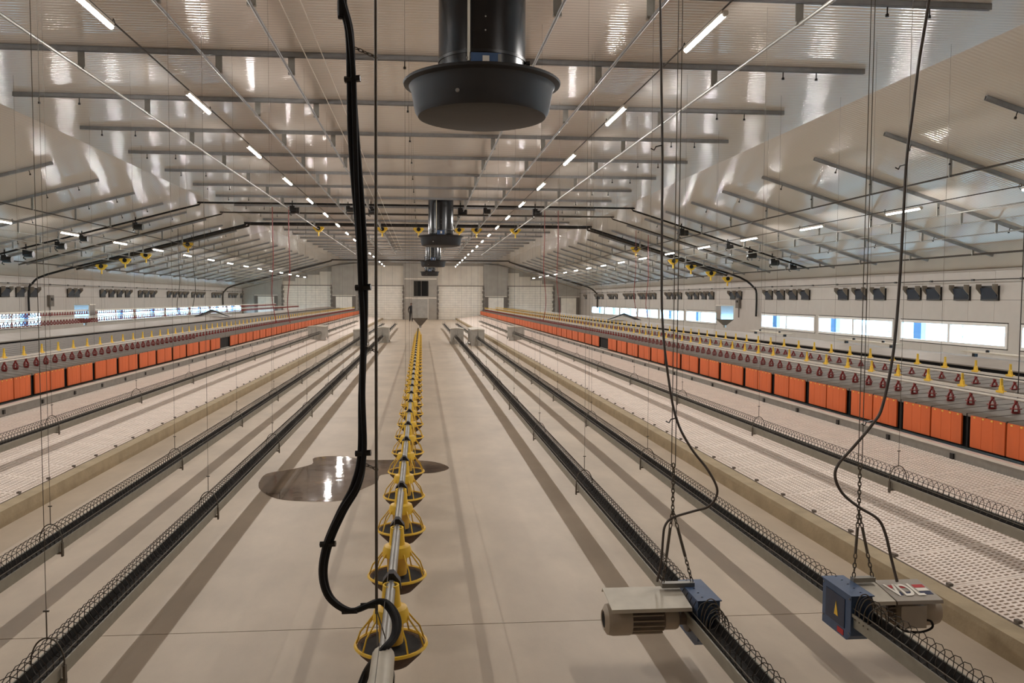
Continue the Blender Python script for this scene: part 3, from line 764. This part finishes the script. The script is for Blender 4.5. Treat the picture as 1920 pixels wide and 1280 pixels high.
for i, px in enumerate((18, 58, 118, 162, 262, 552, 655, 697, 862, 908, 1000, 1271, 1357, 1398, 1440, 1475)):
    x = cx(px, 31.2); where = 'left slope' if px < 400 else ('flat part' if px < 1130 else 'right slope')
    l = 'black winch hanging from the front conduit on the %s, number %s from its left' % (where, 'x')
    idx = {'left slope': i, 'flat part': i - 5, 'right slope': i - 11}[where]
    l = 'black winch on the front conduit, %s from the left on the %s of ceiling' % (('first', 'second', 'third', 'fourth', 'fifth', 'sixth')[idx], where)
    if first: wi.location = (x, 31.2, zc(x) - .1); wi['label'] = l; first = False
    else:
        q = dup(wi, (x, 31.2, zc(x) - .1), l); q.scale = (1, 1, 1) if i % 3 else (.8, .8, .8)
pu = thing('pulley', 'x', 'pulley', (0, 0, 0), 'yellow pulleys under the thick conduits')
MB().prism([(-.28, -.10), (-.10, -.30), (.10, -.30), (.28, -.10), (.22, -.04), (-.22, -.04)], -.05, .05).build('yellow_bracket', 'yellow', pu)
MB().lathe([(0, -.08), (.1, -.08), (.1, .08), (0, .08)], 12, (0, 0, -.13), 'y').build('wheel', 'black', pu)
MB().tube([(0, 0, -.3), (0, 0, -.5)], .04, 6).build('chain_guide', 'yellow', pu)
first = True
for i, px in enumerate((197, 241, 280, 358, 600, 718, 785, 860, 892, 964, 1187, 1257, 1290, 1327, 1358)):
    x = cx(px, 39.9); where = 'left slope' if px < 400 else ('flat part' if px < 1130 else 'right slope')
    idx = i if px < 400 else (i - 4 if px < 1130 else i - 10)
    l = 'yellow pulley under the thick conduit, %s from the left on the %s of ceiling' % (('first', 'second', 'third', 'fourth', 'fifth', 'sixth')[idx], where)
    loc = (x, 39.9, zc(x) - .17)
    if first: pu.location = loc; pu['label'] = l; first = False
    else: dup(pu, loc, l)

# ------------------------------------------------------------------ wall air inlets
inl = thing('air_inlet', 'x', 'air inlet', (0, 0, 0))
IW, IH = .74, .44
b = MB(); b.box(-.06, 0, -IW / 2, -IW / 2 + .05, 0, IH).box(-.06, 0, IW / 2 - .05, IW / 2, 0, IH).box(-.06, 0, -IW / 2, IW / 2, 0, .05).box(-.06, 0, -IW / 2, IW / 2, IH - .05, IH).box(-.02, 0, -IW / 2 + .05, IW / 2 - .05, .05, IH - .05)
b.build('inlet_frame', 'black', inl)['kind'] = 'stuff'
b = MB(); b.prism([(-.05, .05), (-.13, IH - .07), (-.115, IH - .06), (-.035, .06)], -IW / 2 + .055, IW / 2 - .055); b.build('flap', 'flap', inl)
for sy in (-1, 1):
    y0 = sy * (IW / 2 - .02); MB().prism([(-.06, .16), (-.24, IH - .08), (-.24, IH + .05), (-.06, IH + .05)], y0 - .008, y0 + .008).build('side_cheek', 'roofgrey', inl)
dR = [1848, 1796, 1744, 1707, 1643, 1608, 1575, 1505, 1482, 1459, 1437, 1381, 1370, 1330, 1316, 1302, 1290, 1271, 1260, 1250, 1224, 1215, 1206, 1199, 1186, 1179, 1171, 1153, 1146, 1141, 1127, 1121, 1116, 1096]
dL = [-17.0, 15, 43, 68, 137, 148, 197, 213, 228, 243, 267, 279, 290, 320, 331, 342, 351, 365, 374, 382, 402, 408, 414, 433, 439, 444, 464]
first = True
for side, lst, X in (('right', dR, XR), ('left', dL, XL)):
    for i, px in enumerate(lst):
        dx = px - 790; y = abs(X) * F / abs(dx) - .088 * X
        if y > DE - .6: y = DE - 1
        l = ('%s black flap air inlet high on the %s wall' % (ORD[i], side)) if i < 7 else 'far small black flap air inlet high on the %s wall' % side
        g_ = ('near' if i < 7 else 'far') + ' air inlets on the %s wall' % side
        if first: q = inl; q.location = (X, y, 2.2); q['label'] = l; q['group'] = g_; first = False
        else: q = dup(inl, (X, y, 2.2), l, g_)
        if side == 'left': q.scale = (-1, 1, 1)
for s, X in ((1, XR), (-1, XL)):
    sd_ = 'right' if s > 0 else 'left'
    o = MB().tube([(X - s * .3, 2, 2.82), (X - s * .3, 84, 2.82)], .016, 6).build('control_cable', 'wiredark')
    tag(o, 'long control rod above the air inlets of the %s wall' % sd_, 'rod')
    jm = MB().box(-.03, .03, -.05, .05, -.03, .03).mesh('joint', 'black')
    for k in range(1, 40): inst('joint', jm, o, (X - s * .3, 3 + k * 2.0, 2.82))
    # electrical box next to the conduit drop
    t = thing('switch_box', 'grey electric switch box on the %s wall beside the conduit' % sd_, 'box', (X, 41.6 if s > 0 else 41.5, 1.75))
    MB().box(*sorted((-s * .16, 0)), -.2, .2, 0, .55).build('cabinet', 'lid', t)
    MB().box(*sorted((-s * .2, -s * .16)), -.1, .1, .3, .42).build('switch', 'black', t)
    MB().tube([(-s * .05, 0, 0), (-s * .05, 0, -.5)], .025, 6).build('cable_outlet', 'greycable', t)

# ------------------------------------------------------------------ hanging control cables
cab = [(640, -60), (641, 0), (655, 60), (660, 150), (663, 240), (668, 330), (676, 450), (680, 540), (682, 620), (679, 740), (680, 850), (668, 910), (640, 960), (614, 1020), (605, 1075), (618, 1120), (655, 1145), (690, 1135), (714, 1127), (732, 1140), (743, 1165), (738, 1195), (712, 1225), (690, 1255), (678, 1285)]
t = thing('cable_bundle', 'thick black cable bundle hanging in a long loop left of centre', 'cable', P(641, 0, 3.4))
loc0 = Vector(P(641, 0, 3.4))
pts = [Vector(P(px, py, 3.4 - (.0 if py < 1130 or px < 700 else .25 * min(1, (py - 1127) / 120)))) - loc0 for px, py in cab]
pts = [Vector((pts[0].x - .03, pts[0].y, ZF - .05 - loc0.z))] + pts
for k in range(3):
    off = [(-.008, 0, 0), (.009, .004, 0), (0, -.01, .006)][k]
    q = spline([p + Vector(off) + Vector((.007 * math.sin(i * .9 + k * 2), 0, 0)) * (1 if 3 < i < 13 else .3) for i, p in enumerate(pts)], 6)
    MB().tube(q, .0115, 8).build('cable', 'rubber', t)
for i in (4, 8, 11, 14, 17, 18):
    p = pts[i]; MB().tube([(p.x - .03, p.y, p.z), (p.x + .035, p.y - .01, p.z + .005)], .014, 6).build('cable_tie', 'black', t)
p = Vector(P(706, 1150, 3.4)); q = Vector(P(704, -80, 3.4)); q = p + (q - p) * ((ZF - .02 - p.z) / (q.z - p.z))
t = thing('suspension_rod', 'straight steel rod hanging beside the black cable bundle down to the pipe', 'rod', tuple(p))
MB().tube([(0, 0, 0), tuple(q - p)], .0065, 8).build('rod', 'wire', t)
MB().tube([(0, 0, .02), (.01, -.12, -.09)], .003, 5).build('hook_wire', 'wire', t)
MB().tube([(0, 0, .02), (.04, -.05, -.09)], .003, 5).build('hook_wire', 'wire', t)
def chain(a, b, name='chain', parent=None, r=.0035, lk=.03):
    a, b = Vector(a), Vector(b); n = max(2, int((b - a).length / (lk * .8))); m = MB(); d = (b - a).normalized()
    u = d.orthogonal().normalized(); v = d.cross(u)
    for k in range(n):
        c = a + (b - a) * ((k + .5) / n); w_ = u if k % 2 else v
        m.tube([c + d * (lk * .6 * math.cos(q)) + w_ * (lk * .3 * math.sin(q)) for q in [2 * PI * j / 8 for j in range(8)]], r, 4, closed=True)
    o = m.build(name, 'wire', parent); o['kind'] = 'stuff'; return o
for i, (a, b) in enumerate((((655, 85), (706, 108)), ((680, 648), (708, 660)), ((674, 866), (708, 880)), ((668, 1140), (706, 1130)))):
    pa, pb = P(*a, 3.4), P(*b, 3.4)
    o = chain(pa, pb, 'tie_chain', None, .0025, .022)
    tag(o, 'short chain tying the black cable bundle to the rod, %s from the top' % ('first', 'second', 'third', 'last')[i], 'chain', 'chains between cable bundle and rod')
# grey cables to the two drive motors
c1 = [(1237, -60), (1238, 0), (1240, 150), (1242, 300), (1241, 450), (1242, 600), (1255, 720), (1270, 790), (1296, 840), (1328, 882), (1345, 920), (1330, 948), (1300, 958), (1262, 970), (1247, 985), (1243, 1010), (1240, 1050), (1232, 1090)]
c2 = [(1746, -60), (1742, 0), (1724, 110), (1710, 220), (1700, 300), (1693, 420), (1686, 540), (1675, 660), (1655, 760), (1636, 795), (1600, 838), (1572, 870), (1566, 895), (1580, 925), (1610, 950), (1645, 972), (1660, 1000), (1672, 1050), (1682, 1090)]
for nm_, cc, D, l, rr in (('grey_cable', c1, 4.62, 'thin grey cable curving down to the left drive motor', .0075), ('grey_cable', c2, 4.6, 'thin grey cable curving down to the right drive motor', .009)):
    pts = [P(px, py, D) for px, py in cc]; pts = [(pts[0][0] + .02, D, ZF - .05)] + pts
    o = MB().tube(spline(pts, 6), rr, 7).build('motor_cable', 'greycable'); tag(o, l, 'cable')
    for px, py in ([(1242, 272), (1257, 783)] if D == 4.62 else [(1699, 308), (1640, 788)]):
        a = Vector(P(px, py, D)); a.x = min(pts, key=lambda q: abs(q[2] - a.z))[0]
        MB().tube([a, a + Vector((-.04, 0, -.01)), a + Vector((-.05, 0, -.03)), a + Vector((-.07, 0, -.02))], .004, 5).build('tie', 'black', o)

# ------------------------------------------------------------------ drive motors
def drive(X, side, label, vdl=False):
    t = thing('drive_motor', label, 'motor', (X, 4.55, 0), 'drive motors of the chain feeders')
    zt, zb = .47, .195
    bx = MB(); bx.prism([(-.165, zb + .04), (-.12, zb), (.12, zb), (.165, zb + .0), (.165, zt), (-.165, zt)], -.065, .065, 'x')
    bx.build('gearbox_housing', 'blue', t)
    MB().box(-.072, .072, -.175, .175, zt, zt + .006).build('housing_lid', 'blue', t)
    if vdl:
        pnl = MB().box(-.069, -.065, -.10, .12, zb + .06, zt - .04).build('side_panel', 'bluedark', t)
        q = MB(); q.v = [(-.071, .015, .30), (-.071, -.03, .30), (-.071, -.004, .385)]; q.v += [(-.069, a, b) for _, a, b in q.v]
        q.f = [(0, 1, 2), (5, 4, 3), (0, 3, 4, 1), (1, 4, 5, 2), (2, 5, 3, 0)]; tag(q.build('warning_sign', 'yellow', pnl), 'small yellow triangular warning sign')
        tag(MB().box(-.068, -.0655, -.09, -.02, zb + .012, zb + .045).build('red_sticker', 'redlabel', t), 'small red sticker')
    for yy in (-.15, .15):
        for zz in (zb + .05, zt - .02): MB().lathe([(0, -.004), (.006, -.003), (.006, 0), (0, 0)], 6, (-.066 if vdl else .066, yy, zz), 'x').build('screw', 'galv', t)
    s = side; zc_ = .315
    def L_(prof, name, m, n=24): MB().lathe([(r, s * h) for r, h in (prof if s > 0 else prof)], n, (0, 0, zc_), 'x').build(name, m, t)
    L_([(0, .066), (.085, .066), (.085, .082), (0, .082)], 'flange', 'motorfin')
    L_([(0, .08), (.045, .082), (.045, .14), (0, .14)], 'gear_neck', 'motorfin')
    L_([(0, .135), (.064, .137), (.07, .15), (.07, .215), (.062, .225), (0, .225)], 'gear_head', 'motor')
    if vdl:
        ag = MB().prism([(.07 * math.cos(2 * PI * k / 8 + .4), zc_ + .07 * math.sin(2 * PI * k / 8 + .4)) for k in range(8)], -.07, .07, 'y').build('angle_gear', 'motor', t)
        ag.location = (.16, 0, -.01)
    L_([(0, .22), (.072, .222), (.072, .43), (0, .43)], 'stator', 'motorfin')
    for k in range(18):
        a = 2 * PI * k / 18; Tm = Matrix.Translation((0, 0, zc_)) @ Matrix.Rotation(a, 4, 'X')
        MB().box(*sorted((s * .235, s * .43)), -.003, .003, .068, .090, Tm).build('cooling_fin', 'motor', t)
    L_([(.090, .42), (.094, .43), (.094, .53), (.086, .56), (.055, .58), (.052, .575), (.0, .57)], 'fan_cowl', 'motor', 32)
    L_([(.090, .42), (.0, .42)], 'cowl_back', 'motorfin', 32)
    tag(MB().lathe([(0, s * .5702), (.048, s * .5755)], 16, (0, 0, zc_), 'x').build('fan_grille', 'void', t), 'dark round fan grille')
    # sheet canopy over the motor
    x0, x1 = sorted((s * (.09 if not vdl else .24), s * .56))
    zr_, zf_ = .462, .425
    def canopy(x0, x1, name, m):
        o_ = MB().prism([(-.14, zf_ - .006), (.11, zr_ - .006), (.13, zr_ - .03), (.133, zr_ - .028), (.113, zr_), (-.14, zf_), (-.145, zf_ - .02), (-.1425, zf_ - .02)], x0, x1, 'x').build(name, m, t)
        return o_
    if vdl:
        canopy(.09, .225, 'gear_canopy', 'plate'); cn = canopy(.235, .52, 'motor_canopy', 'alum')
        slope = math.atan2(zr_ - zf_, .25)
        tc = bpy.data.curves.new('lettering', 'FONT'); tc.body = 'VDL'; tc.size = .175; tc.extrude = .001; tc.offset = .0035; tc.space_character = .95
        to = bpy.data.objects.new('tmp', tc); C.objects.link(to); dg = bpy.context.evaluated_depsgraph_get(); dg.update()
        me = bpy.data.meshes.new_from_object(to.evaluated_get(dg)); bpy.data.objects.remove(to); me.materials.clear(); me.materials.append(M['doorw'])
        # flag bands run behind the letters as coloured fills
        def onplate(x, u, h=.0015):             # u along the slope from the front edge
            return (x, -.135 + u * math.cos(slope), zf_ + .0005 + u * math.sin(slope) + h)
        o = bpy.data.objects.new('lettering', me); C.objects.link(o); o.parent = cn; o['kind'] = 'stuff'
        o.location = onplate(.255, .05, .004); o.rotation_euler = (slope, 0, 0); o.scale = (.62, 1.12, 1)
        for nm_, m_, u0, u1 in (('red_band', 'redlabel', .145, .18), ('white_band', 'doorw', .105, .14), ('blue_band', 'navy', .06, .10)):
            q = MB(); a, b_ = .435, .505
            q.v = [onplate(a, u0, 0), onplate(b_, u0, 0), onplate(b_, u1, 0), onplate(a, u1, 0), onplate(a, u0), onplate(b_, u0), onplate(b_, u1), onplate(a, u1)]
            q.f = [(0, 3, 2, 1), (4, 5, 6, 7), (0, 1, 5, 4), (1, 2, 6, 5), (2, 3, 7, 6), (3, 0, 4, 7)]; q.build(nm_, m_, cn)
            if nm_ != 'white_band':
                for (a, b_) in ((.282, .318), (.348, .378)):
                    q = MB(); q.v = [onplate(a, u0, 0), onplate(b_, u0, 0), onplate(b_, u1, 0), onplate(a, u1, 0), onplate(a, u0), onplate(b_, u0), onplate(b_, u1), onplate(a, u1)]
                    q.f = [(0, 3, 2, 1), (4, 5, 6, 7), (0, 1, 5, 4), (1, 2, 6, 5), (2, 3, 7, 6), (3, 0, 4, 7)]; q.build('letter_fill', m_, cn)
        MB().box(.27, .42, -.13, -.06, .26, .385).build('terminal_box', 'motor', t)
        MB().box(.265, .425, -.135, -.125, .255, .39).build('terminal_lid', 'alum', t)
        MB().tube(spline([(.42, -.1, .29), (.46, -.12, .29), (.47, -.12, .25), (.40, -.12, .225), (.30, -.12, .235), (.26, -.1, .26)], 5), .007, 6).build('lead', 'rubber', t)
        bx0, bx1 = .07, .21; ap = (.13, .12, .90)
    else:
        canopy(x0, x1, 'motor_canopy', 'plate'); bx0, bx1 = -.21, -.01; ap = (-.13, .12, .93)
    MB().box(bx0, bx1, .05, .09, .472, .50).build('lifting_bar', 'galv', t)
    for x in (bx0 + .01, bx1 - .01):
        a = Vector((x, .07, .50)); b_ = Vector(ap); m_ = a.lerp(b_, .35); m2 = a.lerp(b_, .75)
        chain(a, m_, 'chain', t); MB().tube([m_, m2], .009, 6).build('turnbuckle', 'wire', t); chain(m2, b_, 'chain', t)
    chain(ap, (ap[0], ap[1], ap[2] + .28), 'chain', t)
    for dx in (-.012, .012): MB().tube([(ap[0] + dx, ap[1], ap[2] + .26), (ap[0] + dx, ap[1], ZF - .03)], .0028, 5).build('suspension_wire', 'wire', t)
    # wire hoops of the guard in front of the gearbox
    for k in range(4):
        y = -.19 - k * .045; z = .37
        MB().tube(spline([(-.055, y, z - .03), (-.05, y, z + .05), (-.02, y, z + .115 - k * .01), (.02, y, z + .115 - k * .01), (.05, y, z + .05), (.055, y, z - .03)], 3), .0035, 5).build('guard_hoop', 'wire', t)
    return t
drive(1.645, -1, 'drive motor with plain pale canopy and blue gearbox, on the left of the two')
drive(2.565, 1, 'drive motor with lettered canopy, striped flag and large blue gearbox on its left', True)

# ------------------------------------------------------------------ thin hanging service wires by the walls
k = 0
for px, D, z0, nm_, r, m_ in ((1905, 9.0, .9, 'right edge', .006, 'wiredark'), (1103, 12, .4, 'first right trough', .002, 'wire'), (515, 33, 1.2, 'left', .018, 'red'), (545, 33, 1.2, 'left', .018, 'red'), (340, 36, 1.6, 'far left', .014, 'wiredark'), (368, 36, 1.6, 'far left', .014, 'wiredark'), (1018, 33, 1.3, 'right', .014, 'red'), (1043, 33, 1.3, 'right', .014, 'red'), (1187, 36, 1.3, 'far right', .014, 'red'), (1210, 36, 1.3, 'far right', .014, 'red')):
    x = cx(px, D); zt_ = zc(x) - .05; pts = []
    for j in range(9):
        u = j / 8; pts.append((x + (.12 * math.sin(u * 9 + k) * (1 - u) ** 2 if r > .01 else 0), D, z0 + (zt_ - z0) * u))
    o = MB().tube(spline(pts, 3), r, 5).build('hanging_wire', m_)
    tag(o, '%s wire hanging from the ceiling, %s' % ('dark red' if m_ == 'red' else 'thin dark', {'right edge': 'at the right edge of the picture', 'first right trough': 'over the aisle right of centre', 'left': 'over the left nests', 'far left': 'before the left windows', 'right': 'over the right nests near the end', 'far right': 'over the right nests near the hood'}[nm_]), 'wire', 'hanging wires ' + nm_)
    k += 1

# ------------------------------------------------------------------ far person
pz = bpy.data.objects.new('person', None); C.objects.link(pz); pz.location = (cx(771, 76.5), 76.5, 0)
tag(pz, 'person in dark clothes standing sideways at the far end left of the hopper', 'person')
def skinned(name, verts, edges, rad, m):
    me = bpy.data.meshes.new(name); me.from_pydata(verts, edges, []); me.materials.append(M[m])
    o = bpy.data.objects.new(name, me); C.objects.link(o); o.parent = pz
    md = o.modifiers.new('skin', 'SKIN')
    for i, r in enumerate(rad): me.skin_vertices[0].data[i].radius = (r, r)
    me.skin_vertices[0].data[0].use_root = True
    sb = o.modifiers.new('sub', 'SUBSURF'); sb.levels = 1; sb.render_levels = 1
    return o
def skv(name, verts, edges, rad, m):
    me = bpy.data.meshes.new(name); me.from_pydata(verts, edges, []); me.materials.append(M[m])
    o = bpy.data.objects.new(name, me); C.objects.link(o); o.parent = pz
    o.modifiers.new('skin', 'SKIN')
    if not me.skin_vertices:
        bpy.context.view_layer.objects.active = o
    for i, r in enumerate(rad):
        me.skin_vertices[0].data[i].radius = (r[0], r[1]) if isinstance(r, tuple) else (r, r)
    me.skin_vertices[0].data[0].use_root = True
    sb = o.modifiers.new('sub', 'SUBSURF'); sb.levels = 1; sb.render_levels = 2
    return o
V = [(0, 0, .95), (0, 0, 1.15), (0, 0, 1.38), (0, 0, 1.50), (.01, -.02, 1.60), (.01, -.02, 1.70),
     (.09, 0, .90), (.10, -.03, .50), (.10, .02, .09), (.10, -.12, .04), (-.09, 0, .90), (-.10, .05, .50), (-.12, .10, .09), (-.12, -.03, .04),
     (.19, 0, 1.40), (.25, .03, 1.12), (.22, -.12, .92), (.21, -.16, .86), (-.19, 0, 1.40), (-.27, .04, 1.14), (-.24, -.08, .92), (-.23, -.12, .86)]
E = [(0, 1), (1, 2), (2, 3), (3, 4), (4, 5), (0, 6), (6, 7), (7, 8), (8, 9), (0, 10), (10, 11), (11, 12), (12, 13), (2, 14), (14, 15), (15, 16), (16, 17), (2, 18), (18, 19), (19, 20), (20, 21)]
R_ = [.14, .13, .15, .06, .085, .075, .10, .07, .05, .04, .10, .07, .05, .04, .07, .05, .035, .035, .07, .05, .035, .035]
try:
    skv('body', V, E, R_, 'cloth')
except Exception as e:
    print('skin failed', e)
MB().lathe([(0, 1.52), (.05, 1.54), (.078, 1.62), (.08, 1.68), (.05, 1.745), (0, 1.76)], 12, (.01, -.045, 0)).build('face', 'skin', pz)
MB().lathe([(.08, 1.64), (.098, 1.68), (.088, 1.74), (.05, 1.775), (0, 1.785)], 12, (.01, -.01, 0)).build('hair', 'cloth', pz)
